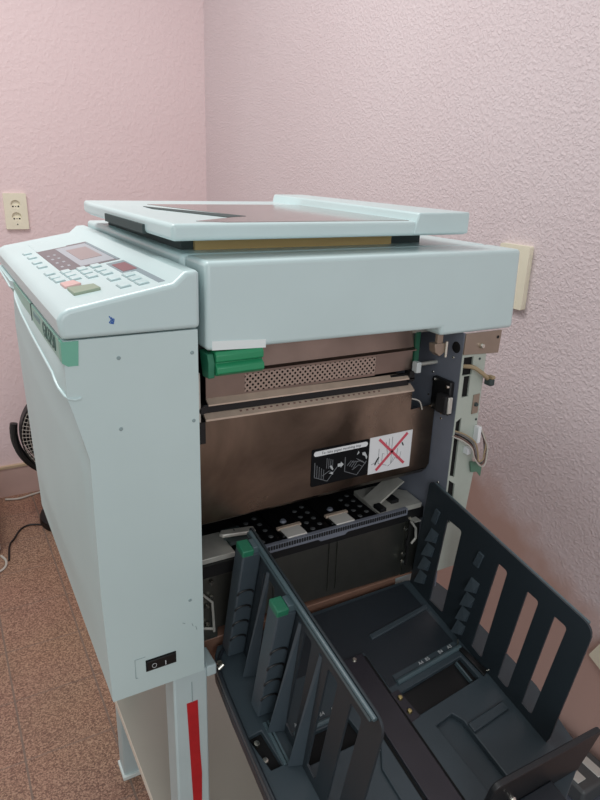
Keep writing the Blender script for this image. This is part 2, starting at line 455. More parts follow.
# power switch
sw = obj('power_switch', MB().box(.1757, .2177, -.0012, .004, .6960, .7140), 'blackhole', D)
obj('rocker', MB().prism([(-.002, .6970), (-.0035, .7130), (.004, .7130), (.004, .6970)], 'x', .1775, .216), 'black', sw, bevel=.0006)
obj('off_mark', MB().tube([(.1865+.003*math.cos(a), -.0036, .7045+.0034*math.sin(a)) for a in [2*PI*k/16 for k in range(16)]], .0004, 5, True), 'printed', sw)
obj('on_mark', MB().box(.2015, .2027, -.0040, -.0030, .7000, .7065), 'printed', sw)
sg = MB().tube([(.1757, -.0004, .7205), (.1615, -.0004, .7205), (.1615, -.0004, .690), (.164, -.0004, .690)], .0004, 4)
obj('switch_plate_outline', sg, 'key_edge', sw)

for (x0_, z0_, x1_, z1_) in ((.2290, .756, .2325, .7535), (.2420, .7505, .2435, .746), (.2475, .744, .2490, .738)):
    obj('scuff_mark', MB().tube([(x0_, -.0001, z0_), (x1_, -.0001, z1_)], .0005, 5), 'key_edge', cab)
# --- console
prof = [(.107, 1.1625), (.105, 1.184), (.109, 1.191), (.117, 1.1955), (.232, 1.2165), (.246, 1.2285), (.2630, 1.2300), (.2625, 1.1625)]
con = obj('control_console', MB().prism(prof, 'y', -.003, .6), 'pale', D, bevel=.0055, seg=4)
def cz(x): return 1.1955+(x-.117)*(.021/.115)
SL = math.atan(.021/.115)
def on_con(name, x0, x1, y0, y1, h, mat, parent, bevel=.0004, z0=-.001):
    mb = MB()
    vs = [mb.bm.verts.new((x, y, cz(x)+z)) for x in (x0, x1) for y in (y0, y1) for z in (z0, h)]
    for f in ((0,1,3,2), (4,6,7,5), (0,4,5,1), (2,3,7,6), (0,2,6,4), (1,5,7,3)): mb.bm.faces.new([vs[i] for i in f])
    return obj(name, mb, mat, parent, bevel=bevel)
def quad_con(pts, h):
    mb = MB()
    lo = [mb.bm.verts.new((x, y, cz(x)-.001)) for x, y in pts]; hi = [mb.bm.verts.new((x, y, cz(x)+h)) for x, y in pts]
    mb.bm.faces.new(lo[::-1]); mb.bm.faces.new(hi)
    for i in range(len(pts)):
        j = (i+1) % len(pts); mb.bm.faces.new([lo[i], lo[j], hi[j], hi[i]])
    return mb
dp = on_con('display_panel', .149, .2285, .213, .437, .0004, 'disp', con, 0)
on_con('display_bezel', .1765, .2232, .222, .420, .0008, 'disp_light', dp, 0)
on_con('display_strip', .2238, .2282, .216, .425, .0008, 'disp_grey', dp, 0)
on_con('display_window', .186, .2165, .268, .382, .0012, 'lcd', dp, 0)
for k in range(4):
    for j in range(2):
        on_con('indicator_mark', .155+.009*j, .1585+.009*j, .245+.038*k, .255+.038*k, .0007, 'disp_light', dp, 0)
cp = on_con('counter_panel', .2055, .2292, .112, .200, .0004, 'disp_grey', con, 0)
on_con('counter_strip', .2215, .2292, .0185, .1118, .0004, 'disp_grey', cp, 0)
on_con('counter_window', .2085, .2262, .122, .182, .0009, 'disp_red', cp, 0)
kx = [(.1353, .4365), (.1357, .3852), (.1348, .3289), (.1353, .2857), (.1347, .2193), (.1356, .1851), (.1366, .1588), (.1535, .2053), (.1541, .1785),
      (.1544, .1502), (.1735, .2006), (.1732, .1705), (.1729, .1405), (.1914, .2004), (.1901, .1659), (.1911, .1377), (.1891, .0934), (.1881, .0446),
      (.2079, .0947), (.2073, .0659), (.2073, .0378)]
key0 = None
for x, y in kx:
    x -= .0055; w, d = .011, .020
    if key0 is None:
        key0 = on_con('key', x, x+w, y-d/2, y+d/2, .0022, 'pale', con, .0006); key0['_x'] = x; key0['_y'] = y
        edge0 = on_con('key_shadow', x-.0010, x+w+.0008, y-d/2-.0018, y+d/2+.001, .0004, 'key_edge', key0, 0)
        kx0, ky0 = x, y
    else:
        c = key0.copy(); COL.objects.link(c); c.location = (x-kx0, y-ky0, cz(x)-cz(kx0))
        e = edge0.copy(); COL.objects.link(e); e.parent = c.parent; e.location = c.location
obj('stop_key', quad_con([(.1327, .1314), (.1331, .1014), (.1525, .1016), (.1492, .130)], .003), 'redkey', con, bevel=.001, label='pinkish red stop key')
obj('start_key', quad_con([(.134, .0926), (.134, .0529), (.1637, .0505), (.1625, .0797)], .0035), 'olive', con, bevel=.001, label='olive green start key')
bs = MB()
for k in range(3): bs.tube(smooth_path([(.1585+.0022*k, -.0033, 1.185-.0015*k), (.1605+.0015*k, -.0033, 1.181), (.1585+.0022*k, -.0033, 1.178), (.163, -.0033, 1.1765+.0015*k)], 5), .0006, 5)
obj('blue_scribble', bs, 'blue_ink', con)
obj('service_flap', quad_con([(.150, .43), (.196, .43), (.196, .535), (.150, .535)], .0005), 'pale', con)

# --- hood and scanner bed
hood = obj('top_hood', MB().prism([(.2705, 1.1325), (.2715, 1.238), (.777, 1.238), (.7815, 1.117), (.634, 1.117), (.634, 1.1285)], 'y', 0, .0705), 'pale', D, bevel=.006, seg=4)
obj('rear_top_cover', MB().box(.2665, .777, .0715, .6, 1.150, 1.238), 'pale', D, bevel=.006, seg=4)
obj('paper_sticker', MB().prism([(.2775, 1.1448), (.3490, 1.1405), (.3490, 1.1300), (.2775, 1.1335)], 'y', -.0008, .0005), 'paper', hood)
bed = obj('scanner_bed', MB().prism([(.2445, .035), (.697, .035), (.697, .535), (.2500, .535), (.2425, .46)], 'z', 1.2575, 1.2775), 'pale', D, bevel=.005, seg=4)
obj('scanner_glass', MB().prism([(.3279, .41), (.3600, .245), (.3871, .142), (.2858, .0662), (.3176, .045), (.594, .045), (.618, .41)], 'z', 1.2768, 1.2781), 'glass', bed)
obj('dark_sliver', MB().prism([(.3045, .352), (.3010, .292), (.3505, .1194), (.3839, .1354)], 'z', 1.2770, 1.2784), 'seam', bed)  # flat dark sliver laid along the glass edge
rb = MB()
A = [(.594, .0335, 1.2590), (.6975, .0335, 1.2590), (.6975, .0335, 1.2895), (.603, .0335, 1.2890)]
B = [(.622, .535, 1.2590), (.6975, .535, 1.2590), (.6975, .535, 1.2915), (.630, .535, 1.2915)]
va = [rb.bm.verts.new(p) for p in A]; vb = [rb.bm.verts.new(p) for p in B]
rb.bm.faces.new(va[::-1]); rb.bm.faces.new(vb)
for i in range(4): rb.bm.faces.new([va[i], va[(i+1) % 4], vb[(i+1) % 4], vb[i]])
obj('raised_border', rb, 'pale', bed, bevel=.003, seg=3)
obj('bed_seal', MB().box(.300, .615, .110, .5, 1.2375, 1.2580), 'gold', bed)
obj('bed_underside', MB().box(.283, .675, .116, .50, 1.2375, 1.2578), 'seam', bed)
obj('grip_notch', MB().box(.2405, .252, .14, .34, 1.2570, 1.2685), 'seam', bed)

# --- delivery mechanism
ch = MB().box(.2625, .684, .26, .265, .68, 1.125).box(.2615, .2635, .02, .26, .68, 1.13).box(.2635, .73, .03, .26, 1.128, 1.149)
chassis = obj('chassis', ch, 'black', D)
obj('base_plate', MB().box(.2610, .735, .0525, .6, .6642, .6675), 'primer', D, bevel=.001)
obj('base_apron', MB().box(.2680, .650, .0670, .0700, .600, .6641), 'primer', D)
obj('rear_chassis', MB().box(.2625, .735, .27, .6, .684, 1.149), 'flange', D)
side = obj('side_frame', MB().plate([(.0, .668), (.0, 1.1165), (.055, 1.1165), (.26, 1.1165), (.26, .668)], [], 'x', .6815, .6845), 'frame', D)
ug = obj('upper_guide', MB().prism([(.062, 1.128), (.054, 1.0880), (.047, 1.0855), (.047, 1.0840), (.057, 1.0860), (.066, 1.128)], 'x', .292, .632), 'steel_guide', D)
pp = obj('perforated_plate', MB().prism([(.055, 1.0795), (.0555, 1.0540), (.058, 1.0540), (.058, 1.0795)], 'x', .346, .562), 'perf', D)
obj('plate_end', MB().prism([(.0548, 1.0865), (.0553, 1.0515), (.059, 1.0515), (.059, 1.0865)], 'x', .290, .3458), 'steel_guide', pp)
obj('plate_margin', MB().box(.3459, .5619, .0551, .059, 1.0796, 1.0865).box(.3459, .5619, .0554, .059, 1.0500, 1.0539), 'steel_guide', pp)
obj('plate_end', MB().prism([(.0548, 1.0865), (.0553, 1.0515), (.059, 1.0515), (.059, 1.0865)], 'x', .5622, .632), 'steel_guide', pp)
obj('plate_ledge', MB().prism([(.0555, 1.0525), (.046, 1.0465), (.046, 1.0445), (.058, 1.0500)], 'x', .290, .632, Matrix(((1, 0, 0, 0), (0, 1, 0, 0), (-.0175, 0, 1, .0175*.290), (0, 0, 0, 1)))), 'alu', pp)
SH = Matrix(((1, 0, 0, 0), (0, 1, 0, 0), (-.0175, 0, 1, .0175*.290), (0, 0, 0, 1)))
bar = obj('suction_bar', MB().box(.283, .625, .050, .10, 1.0335, 1.0452, SH), 'black', D, bevel=.001)
lr = obj('lower_rail', MB().prism([(.055, 1.0345), (.0435, 1.0272), (.0435, 1.0245), (.060, 1.0310)], 'x', .285, .632, SH), 'alu', D)
dm = MB()
for k in range(26): dm.box(.336+k*.0092, .3390+k*.0092, .0480, .0500, 1.0304, 1.0318, SH)
obj('rail_slot', dm, 'wire_brown', lr)
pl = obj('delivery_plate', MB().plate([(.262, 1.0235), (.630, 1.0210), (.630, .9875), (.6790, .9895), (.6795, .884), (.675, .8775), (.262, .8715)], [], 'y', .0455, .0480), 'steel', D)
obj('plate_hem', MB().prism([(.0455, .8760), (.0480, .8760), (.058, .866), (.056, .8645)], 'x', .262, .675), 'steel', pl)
# labels on the plate
bl = obj('operation_label', MB().prism(rrect(.4500, .5535, .8905, .9515, .003), 'y', .0446, .0456), 'label_black', D, label='black label with white tray drawings')
obj('label_header', MB().prism(rrect(.4535, .5500, .9400, .9480, .0038), 'y', .0440, .0447), 'white', bl)
obj('header_lettering', MB().text('To raise paper receiving tray', .0061, frameM((.5018, .0438, .9440), (1, 0, 0), (0, 0, 1)), .0002), 'grey_print', bl)
dr = MB()
def line(mb, pts, r, y=.0440): mb.tube([(x, y, z) for x, z in pts], r, 4)
def tray_icon(mb, cx, cz0, folded):
    line(mb, [(cx-.020, cz0-.006), (cx+.003, cz0-.0165), (cx+.020, cz0+.004)], .0006)
    line(mb, [(cx-.020, cz0-.006), (cx-.020, cz0+.018)], .0006)
    for k in range(4):
        x = cx-.016+k*.004
        if folded: line(mb, [(x, cz0+.003-k*.002), (x+.007, cz0+.010-k*.001), (x+.012, cz0+.006)], .0005)
        else: line(mb, [(x, cz0-.007-k*.0018), (x, cz0+.013-k*.003)], .0005)
    for k in range(4):
        x = cx+.001+k*.0035
        if folded: line(mb, [(x, cz0+.012-k*.002), (x+.007, cz0+.006-k*.002)], .0005)
        else: line(mb, [(x, cz0+.005-k*.001), (x, cz0+.022-k*.0015)], .0005)
    line(mb, [(cx-.006, cz0-.006), (cx+.006, cz0+.000), (cx+.013, cz0-.004)], .0005)
tray_icon(dr, .4755, .912, False); tray_icon(dr, .5295, .911, True)
obj('tray_drawing', dr, 'grey_print', bl)
ar = MB().prism([(.4965, .9155), (.502, .9155), (.502, .9130), (.507, .9180), (.502, .9230), (.502, .9205), (.4965, .9205)], 'y', .0440, .0447)
ar.prism([(.482, .919), (.487, .912), (.4885, .914), (.4845, .921)], 'y', .0436, .0446).prism([(.481, .908), (.4885, .9045), (.488, .909)], 'y', .0436, .0446)
ar.prism([(.541, .931), (.546, .931), (.5505, .922), (.549, .918), (.5465, .924), (.541, .927)], 'y', .0436, .0446).prism([(.531, .929), (.5335, .935), (.535, .932)], 'y', .0436, .0446)
obj('label_arrow', ar, 'printed', bl)
wl = obj('prohibition_label', MB().prism([(.5545, .8895), (.6370, .8880), (.6375, .9525), (.5545, .9520)], 'y', .0446, .0456), 'white', D, label='white label with a red cross')
X = MB()
for (a, b) in (((.572, .947), (.624, .897)), ((.569, .8945), (.627, .949))):
    d = Vector((b[0]-a[0], b[1]-a[1])).normalized(); nx, nz = -d.y*.0021, d.x*.0021
    X.prism([(a[0]+nx, a[1]+nz), (a[0]-nx, a[1]-nz), (b[0]-nx, b[1]-nz), (b[0]+nx, b[1]+nz)], 'y', .0434, .0444)
obj('red_cross', X, 'red_ink', wl)
gl = MB()
for pts in ([(.573, .931), (.573, .905), (.580, .903), (.580, .922), (.584, .920)], [(.592, .945), (.592, .925)], [(.598, .947), (.598, .900), (.592, .897)], [(.560, .906), (.572, .909)],
            [(.574, .905), (.590, .899)], [(.610, .925), (.608, .908), (.615, .905), (.617, .918)], [(.586, .940), (.590, .918)], [(.602, .912), (.598, .900), (.606, .910)]):
    line(gl, pts, .0004, .0444)
obj('tray_outline', gl, 'grey_print', wl)
ba = MB().tube(smooth_path([(.5665, .0442, .904), (.569, .0442, .910), (.5735, .0442, .9165)], 5), .0011, 6).tube([(.6175, .0442, .934), (.6205, .0442, .9285)], .0011, 6)
obj('black_arrow', ba, 'black', wl)
# green release lever under the hood
lv = MB().prism([(.0, 1.1310), (-.004, 1.127), (-.004, 1.119), (.001, 1.1165), (-.006, 1.112), (-.007, 1.105), (-.001, 1.1005), (.02, 1.1005), (.02, 1.131)], 'x', .2815, .3450)
lever = obj('release_lever', lv, 'green', D, bevel=.0012)
obj('lever_cheek', MB().prism([(.004, 1.128), (-.001, 1.118), (.000, 1.098), (.020, 1.096), (.03, 1.128)], 'x', .2725, .2808), 'capgreen', lever, bevel=.001)
# hardware at the ends of the delivery plate
hl = MB().box(.2640, .2690, .02, .05, 1.0350, 1.10)
obj('left_bracket', hl, 'zinc', D)
obj('left_catch', MB().box(.2645, .2790, .030, .05, 1.000, 1.030).cyl((.272, .02, 1.05), (.272, .05, 1.05), .005), 'black', D)
pc = obj('sensor_board', MB().box(.6330, .6415, .052, .056, 1.060, 1.128), 'pcb', D)
obj('board_connector', MB().box(.6300, .6390, .040, .052, 1.0490, 1.0660), 'conn', pc, bevel=.001)
obj('shaft_end', MB().cyl((.6390, .055, 1.058), (.6815, .055, 1.058), .003).cyl((.630, .058, 1.118), (.6815, .058, 1.118), .009), 'zinc', D)
latch = obj('hood_latch', MB().box(.6390, .6500, .010, .016, 1.1000, 1.1280).prism([(.633, 1.103), (.655, 1.103), (.653, 1.088), (.644, 1.083), (.635, 1.090)], 'y', .008, .022), 'copper', D, bevel=.001)
obj('latch_pin', MB().cyl((.6540, .006, 1.106), (.6540, .006, 1.082), .0022), 'screw', latch)
obj('plate_end_roller', MB().cyl((.590, .056, 1.041), (.632, .056, 1.041), .006).box(.622, .632, .046, .058, 1.0345, 1.051), 'black', D)
wc = MB().tube(smooth_path([(.632, .048, 1.005), (.645, .044, 1.000), (.652, .044, .985)], 6), .0012, 6)
obj('white_lead', wc, 'wire_white', D)
# connector on the side frame
cb = obj('drawer_connector', MB().box(.6725, .6815, .0075, .0500, .9830, 1.0380), 'black', D, bevel=.002)
obj('connector_shell', MB().box(.6600, .6740, .0010, .0250, .9880, 1.0180), 'rubber', cb, bevel=.003, seg=3)
obj('connector_rim', MB().box(.6645, .6730, -.0010, .0045, .9895, 1.0165), 'zinc', cb, bevel=.001)
for y, z in ((.043, 1.034), (.012, 1.030), (.018, .9855), (.044, .990)):
    obj('connector_screw', MB().lathe([(0, .004), (.0025, .004), (.003, .002), (.003, 0)], (.6725, y, z), (-1, 0, 0), 12), 'screw', cb)
for y, z in ((.018, 1.075), (.060, 1.04), (.03, .97), (.02, .86), (.065, 1.0)):
    obj('frame_screw', MB().lathe([(0, .001), (.0016, .001), (.002, 0)], (.6815, y, z), (-1, 0, 0), 10), 'screw', side)
obj('frame_hole_disc', MB().lathe([(0, .0012), (.0075, .0012), (.009, 0)], (.6815, .014, 1.092), (-1, 0, 0), 18), 'blackhole', side)  # black disc set on the frame to read as a dark hole
# right flange
fl_out = [(.6820, 1.085), (.7310, 1.085), (.7310, .90), (.7380, .885), (.7300, .80), (.7300, .700), (.6820, .700)]
cuts = [[(.6855, 1.079), (.7050, 1.079), (.7050, 1.050), (.6855, 1.050)], [(.690, 1.0485), (.7035, 1.0485), (.7035, 1.014), (.690, 1.014)],
        [(.6848, .974), (.6955, .980), (.6955, .876), (.6848, .880)], [(.6848, .872), (.6985, .862), (.6985, .828), (.6848, .834)], [(.686, .818), (.700, .826), (.698, .790), (.686, .790)]]
fl = obj('rear_flange', MB().plate(fl_out, cuts, 'y', -.001, .002), 'flange', D)
obj('cutout_backing', MB().box(.6848, .7060, .0026, .012, .705, 1.082), 'blackhole', fl)  # black backing added so the flange cut-outs read dark
obj('switch_bracket', MB().prism([(.7145, 1.015), (.7270, 1.016), (.7270, .984), (.7145, .983)], 'y', -.003, -.0008), 'copper', fl, bevel=.0004)
obj('bracket_screw', MB().lathe([(0, .003), (.003, .003), (.0035, 0)], (.7205, -.003, .999), (0, -1, 0), 12), 'seam', fl)
obj('flange_screw', MB().lathe([(0, .001), (.002, .001), (.002, 0)], (.7180, -.001, 1.074), (0, -1, 0), 10), 'seam', fl)
obj('flange_screw', MB().lathe([(0, .001), (.002, .001), (.002, 0)], (.7270, -.001, .972), (0, -1, 0), 10), 'seam', fl)
cbk = obj('top_bracket', MB().prism([(.6835, 1.1165), (.7560, 1.1165), (.7545, 1.0800), (.6820, 1.0840)], 'y', -.003, .0), 'copper', D, bevel=.0004)
obj('bracket_screw', MB().lathe([(0, .006), (.003, .006), (.0045, .003), (.0045, 0)], (.7150, -.003, 1.096), (0, -1, 0), 14), 'screw', cbk)
obj('bracket_hole', MB().lathe([(0, .0006), (.0025, .0006), (.0025, 0)], (.7490, -.003, 1.106), (0, -1, 0), 12), 'blackhole', cbk)
# loose wires on the flange
w1 = smooth_path([(.690, .003, 1.064), (.700, -.008, 1.064), (.712, -.014, 1.056), (.722, -.016, 1.048), (.730, -.012, 1.043)], 6)
hs = obj('wire_harness', MB().tube(w1, .0034, 8), 'wire_tan', D)
obj('harness_plug', MB().box(.727, .737, -.021, -.007, 1.033, 1.044), 'seam', hs, bevel=.002)
obj('harness_tip', MB().box(.729, .7365, -.0215, -.010, 1.044, 1.049), 'wire_tan', hs, bevel=.001)
base = [(x-.004, y, z+.020) for x, y, z in [(.687, .004, .934), (.698, -.010, .930), (.712, -.018, .918), (.719, -.020, .900), (.728, -.021, .884), (.741, -.018, .884), (.748, -.012, .898), (.745, -.010, .918), (.7375, -.006, .938)]]
for k, mt in enumerate(('wire_white', 'wire_brown', 'wire_black', 'wire_grey', 'wire_tan')):
    dd = (k-2)*.0026
    pts = smooth_path([(x+dd*.55*(-1 if 3 < i < 7 else 1)*(.4 if i == 0 else 1), y-.0015*abs(k-2), z+dd*(-1 if i > 5 else .9)) for i, (x, y, z) in enumerate(base)], 6)
    obj('loose_wire', MB().tube(pts, .0013, 6), mt, hs)
obj('white_plug', MB().box(.7250, .7320, -.012, -.001, .934, .962), 'white', D, bevel=.001)
obj('white_plug', MB().box(.7070, .7150, -.012, -.001, .917, .928), 'white', D, bevel=.001)
cbd = obj('circuit_board', MB().prism([(.722, .900), (.750, .894), (.749, .868), (.740, .878), (.727, .880)], 'y', -.006, -.004), 'pcb_pale', D)
# conveyor deck below the delivery plate
deck = obj('conveyor_deck', MB().box(.2640, .681, .048, .26, .780, .8000), 'black', D)
obj('deck_front_edge', MB().prism([(.362, .8105), (.640, .8105), (.640, .798), (.520, .798), (.515, .794), (.47, .794), (.465, .798), (.362, .798)], 'y', .0400, .0480), 'frame', deck, bevel=.0006)
tm = MB()
for k in range(62): tm.box(.3645+k*.0044, .3670+k*.0044, .0385, .0402, .8035, .8098)
obj('edge_teeth', tm, 'rubber', deck)
def belt(x0, x1, holes):
    bl_ = obj('suction_belt', MB().box(x0, x1, .050, .19, .8000, .8075), 'belt', deck, bevel=.0015)
    hm = MB()
    for i in range(4):
        for j in range(2):
            hm.lathe([(0, .0012), (.0032, .0012), (.0042, .0004), (.0042, 0)], (x0+(x1-x0)*(.28+.44*j), .060+.020*i+.008*j, .8072), (0, 0, 1), 14)
    if holes: obj('belt_hole', hm, 'dev', bl_)
    return bl_
belt(.366, .408, True); belt(.455, .495, True); belt(.545, .586, True)
for x0 in (.4105, .4985):
    b_ = obj('belt_frame', MB().box(x0, x0+.042, .055, .19, .800, .8105), 'belt', deck, bevel=.0015)
    obj('metal_tab', MB().box(x0+.004, x0+.038, .046, .073, .8105, .8130), 'silver', b_, bevel=.0008)
    obj('tab_edge', MB().box(x0, x0+.042, .073, .079, .8105, .8140), 'alu', b_)
    obj('tab_boss', MB().lathe([(0, .003), (.004, .003), (.0055, 0)], (x0+.021, .095, .8105), (0, 0, 1), 16), 'frame', b_)
ls = obj('left_shelf', MB().box(.2640, .3300, .053, .115, .8000, .8085), 'zinc', D, bevel=.0008)
obj('guide_paddle', MB().prism([(.318, .086), (.322, .080), (.372, .070), (.374, .085), (.325, .094)], 'z', .8180, .8240), 'zinc', D, bevel=.0015)
obj('paddle_arm', MB().cyl((.33, .09, .808), (.345, .085, .822), .004).box(.330, .36, .07, .11, .8085, .814), 'seam', D)
rs = obj('right_shelf', MB().prism([(.588, .050), (.676, .048), (.680, .095), (.640, .135), (.594, .135)], 'z', .8005, .8095), 'zinc', D, bevel=.0006)
obj('folded_flap', MB().prism([(.592, .8095), (.650, .846), (.652, .844), (.600, .8095)], 'y', .070, .105, Matrix.Identity(4)), 'zinc', rs)
obj('shelf_catch', MB().box(.625, .640, .066, .10, .8095, .8160), 'black', rs)
obj('shelf_catch', MB().box(.590, .602, .05, .07, .8095, .816), 'black', rs)
lp = obj('lower_panel', MB().prism([(.300, .6820), (.650, .6660), (.650, .796), (.300, .796)], 'y', .056, .060), 'steel_dark', D)
obj('panel_crease', MB().box(.4955, .4985, .0535, .056, .684, .792).box(.5110, .5135, .0535, .056, .684, .792).box(.395, .397, .0545, .056, .684, .792), 'steel_dark', lp)
rbk = obj('right_bracket', MB().box(.6500, .6810, .0535, .058, .668, .800), 'steel_dark', D)
obj('bracket_slot', MB().box(.6535, .6565, .0485, .0502, .690, .782).box(.6500, .6575, .0480, .0500, .730, .742), 'blackhole', rbk)
for z in (.785, .765, .715, .700):
    obj('bracket_screw', MB().lathe([(0, .003), (.003, .003), (.004, 0)], (.6465 if z < .78 else .652, .050, z), (0, -1, 0), 12), 'screw', rbk)
obj('bracket_lever', MB().tube([(.654, .046, .780), (.664, .043, .765), (.666, .043, .745), (.659, .045, .735)], .0022, 6), 'zinc', rbk)
obj('bracket_tab', MB().box(.652, .666, .034, .050, .783, .7845), 'zinc', rbk)
lbk = obj('left_bracket_plate', MB().box(.2640, .3000, .052, .057, .668, .800), 'steel_dark', D)
obj('bracket_edge', MB().tube([(.2655, .046, .768), (.288, .040, .742), (.290, .040, .690)], .0020, 6).tube([(.2655, .046, .700), (.289, .042, .694)], .002, 6), 'zinc', lbk)
for x, z in ((.290, .770), (.290, .744), (.283, .730), (.283, .698)):
    obj('bracket_screw', MB().lathe([(0, .003), (.0032, .003), (.0042, 0)], (x, .050, z), (0, -1, 0), 12), 'screw', lbk)
obj('bracket_window', MB().box(.288, .306, .0505, .0522, .782, .792), 'blackhole', lbk)

# ------------------------------------------------------------------ stand
ST = thing('machine_stand', 'pale painted metal stand with red tape on its near leg, carrying the duplicator', 'stand', (.44, .25, 0))
def leg(x0, x1, y0, y1, feet=True):
    l = obj('leg', MB().box(x0, x1, y0, y1, .006, .6638), 'stand', ST, bevel=.003)
    obj('foot', MB().box(x0-.004, x1+.003, y0-.006, y1+.004, 0, .010), 'foot', l, bevel=.001)
    return l
nl = leg(.2135, .2640, .003, .046)
leg(.2240, .2640, .448, .492); leg(.655, .700, .078, .121); leg(.655, .700, .448, .492)
obj('tape_strip', MB().prism([(.2315, .612), (.2480, .612), (.2495, .52), (.2515, .47), (.2500, .40), (.2515, .02), (.2350, .02), (.2365, .42)], 'y', .0018, .0031), 'red_tape', nl, label='red tape stuck down the leg')
obj('leg_seam', MB().box(.2395, .2405, .0022, .0032, .607, .648), 'key_edge', nl)
obj('top_rail', MB().box(.2640, .655, .130, .165, .640, .6638), 'stand', ST, bevel=.002)
obj('rail_tab', MB().box(.2640, .2790, .004, .045, .645, .6636), 'stand', ST, bevel=.002)
obj('top_rail', MB().box(.2240, .700, .449, .491, .640, .6638), 'stand', ST, bevel=.002)
obj('side_rail', MB().box(.2240, .2640, .045, .449, .642, .6638), 'stand', ST, bevel=.002)
obj('side_rail', MB().box(.6550, .700, .121, .449, .642, .6638), 'stand', ST, bevel=.002)
sh = obj('shelf', MB().box(.2150, .71, .048, .446, .240, .2545), 'board', ST, bevel=.001, label='beige board')
obj('shelf_edge', MB().box(.2130, .2150, .048, .446, .240, .2550), 'board_edge', sh)

# ------------------------------------------------------------------ paper receiving tray (modelled in its own tilted frame: x, s, h)
TILT = math.radians(12)
TR = thing('paper_tray', 'dark grey plastic paper receiving tray with two slotted side fences, hung on the delivery side', 'tray', (.0, 0, .638), (TILT, 0, 0), keep=False)
fx0, fx1 = .278, .722
out = [(.300, .055), (.664, .058), (.715, .045), (.727, .0), (.730, -.20), (.712, -.292), (.690, -.318), (.60, -.36), (.47, -.43), (.268, -.43), (.2755, -.19), (.279, -.06), (.283, .015), (.290, .04)]
holes = [[(.520, -.125), (.651, -.1105), (.652, -.153), (.525, -.166)], [(.282, -.098), (.3035, -.096), (.3090, -.150), (.292, -.150)],
         [(.5370, -.189), (.572, -.1835), (.5800, -.199), (.5830, -.345), (.5455, -.345)],
         [(.3400, -.127), (.4250, -.127), (.4300, -.165), (.3420, -.165)]]
body = obj('tray_floor', MB().plate(out, holes, 'z', -.010, 0), 'tray', TR, bevel=.0012)
ob = [(x-.0, y) for x, y in out]
obj('tray_underside', MB().prism([(x, y) for x, y in ob], 'z', -.030, -.0102), 'tray_dark', body, bevel=.003)
# raised lip around the left rear corner and along the left edge
lipL = [(.283, -.43), (.2785, -.19), (.2815, -.055), (.2860, .010), (.296, .035), (.318, .052)]
obj('edge_lip', MB().tube([(x, y, .001) for x, y in smooth_path_2d] if False else [tuple(v) for v in smooth_path([(x, y, .001) for x, y in lipL], 6)], .003, 8), 'tray_dark', body)
# dark upper panel behind the ruler, embossed bands
obj('rear_panel', MB().prism([(.509, -.112), (.507, -.045), (.345, -.045), (.345, .047), (.522, .050), (.655, .052), (.659, -.093)], 'z', -.001, .0012), 'tray_dark', body, bevel=.0005)
obj('raised_rib', MB().prism([(.532, -.030), (.660, -.012), (.660, -.003), (.532, -.020)], 'z', 0, .0042), 'tray', body, bevel=.0015, seg=3)
obj('raised_rib', MB().prism([(.580, -.222), (.656, -.214), (.656, -.200), (.580, -.207)], 'z', 0, .005), 'tray', body, bevel=.002, seg=3)
rl = obj('ruler_ridge', MB().tube([(.524, -.110, .0015), (.661, -.0962, .0015)], .0042, 10), 'rim', body)
obj('ruler_sheet', MB().prism([(.524, -.107), (.524, -.097), (.659, -.0835), (.659, -.0935)], 'z', .0005, .0022), 'tray', body)
for s_, x, y in (('A4', .580, -.0965), ('B5', .5945, -.0948), ('B4', .6235, -.0920), ('A3', .6435, -.0900)):
    obj('size_lettering', MB().text(s_, .0080, frameM((x, y, .0026), (1, .09, 0), (-.09, 1, 0)), .0002), 'printed', rl)
obj('recess_floor', MB().prism([(.516, -.128), (.655, -.108), (.656, -.155), (.521, -.170)], 'z', -.0095, -.0085), 'black', body)
obj('recess_rail', MB().box(.637, .640, -.152, -.115, -.0085, -.002), 'rim', body)
rp = obj('mount_plate', MB().prism([(.5045, -.121), (.519, -.1195), (.524, -.168), (.5065, -.171)], 'z', -.001, .0008), 'bar', body)
for y in (-.1325, -.156):
    obj('brass_screw', MB().lathe([(0, .003), (.003, .0028), (.0042, .001), (.0042, 0)], (.5135, y, .0008), (0, 0, 1), 16), 'brass', rp)
obj('grip_floor', MB().prism([(.533, -.183), (.588, -.178), (.588, -.35), (.540, -.35)], 'z', -.0105, -.0098), 'tray', body)
gb = MB().box(.4585, .5015, -.43, -.046, .0006, .0045)
gbar = obj('guide_bar', gb, 'bar', TR, bevel=.0015)
obj('bar_screw', MB().lathe([(0, .002), (.003, .002), (.0042, 0)], (.4835, -.052, .0045), (0, 0, 1), 14), 'screw', gbar)
obj('bar_gap', MB().box(.5015, .5065, -.43, -.050, -.002, .0006).box(.4535, .4585, -.43, -.05, -.002, .0006), 'blackhole', gbar)
# left floor: second recess with ruler, screws and slide channel
obj('left_recess_floor', MB().prism([(.336, -.124), (.43, -.124), (.434, -.168), (.338, -.168)], 'z', -.0095, -.0085), 'blackhole', body)
obj('ruler_ridge', MB().tube([(.340, -.1205, .0015), (.430, -.1205, .0015)], .0038, 10), 'rim', body)
for s_, x in (('A4', .352), ('B5', .372), ('B4', .392), ('A3', .412)):
    obj('size_lettering', MB().text(s_, .008, frameM((x, -.109, .0020), (1, 0, 0), (0, 1, 0)), .0002), 'printed', body)
sb = obj('screw_box', MB().prism([(.279, -.094), (.306, -.092), (.312, -.154), (.289, -.154)], 'z', -.0095, -.0085), 'blackhole', body)
for y in (-.108, -.1335):
    obj('screw', MB().lathe([(0, .006), (.0038, .0055), (.0052, .003), (.0052, 0)], (.2915+.02*(-.108-y), y, -.0085), (0, 0, 1), 16), 'screw', sb)
obj('slide_channel', MB().box(.3095, .3135, -.152, -.088, 0, .0030).box(.3155, .3185, -.152, -.088, 0, .0030), 'rim', body)
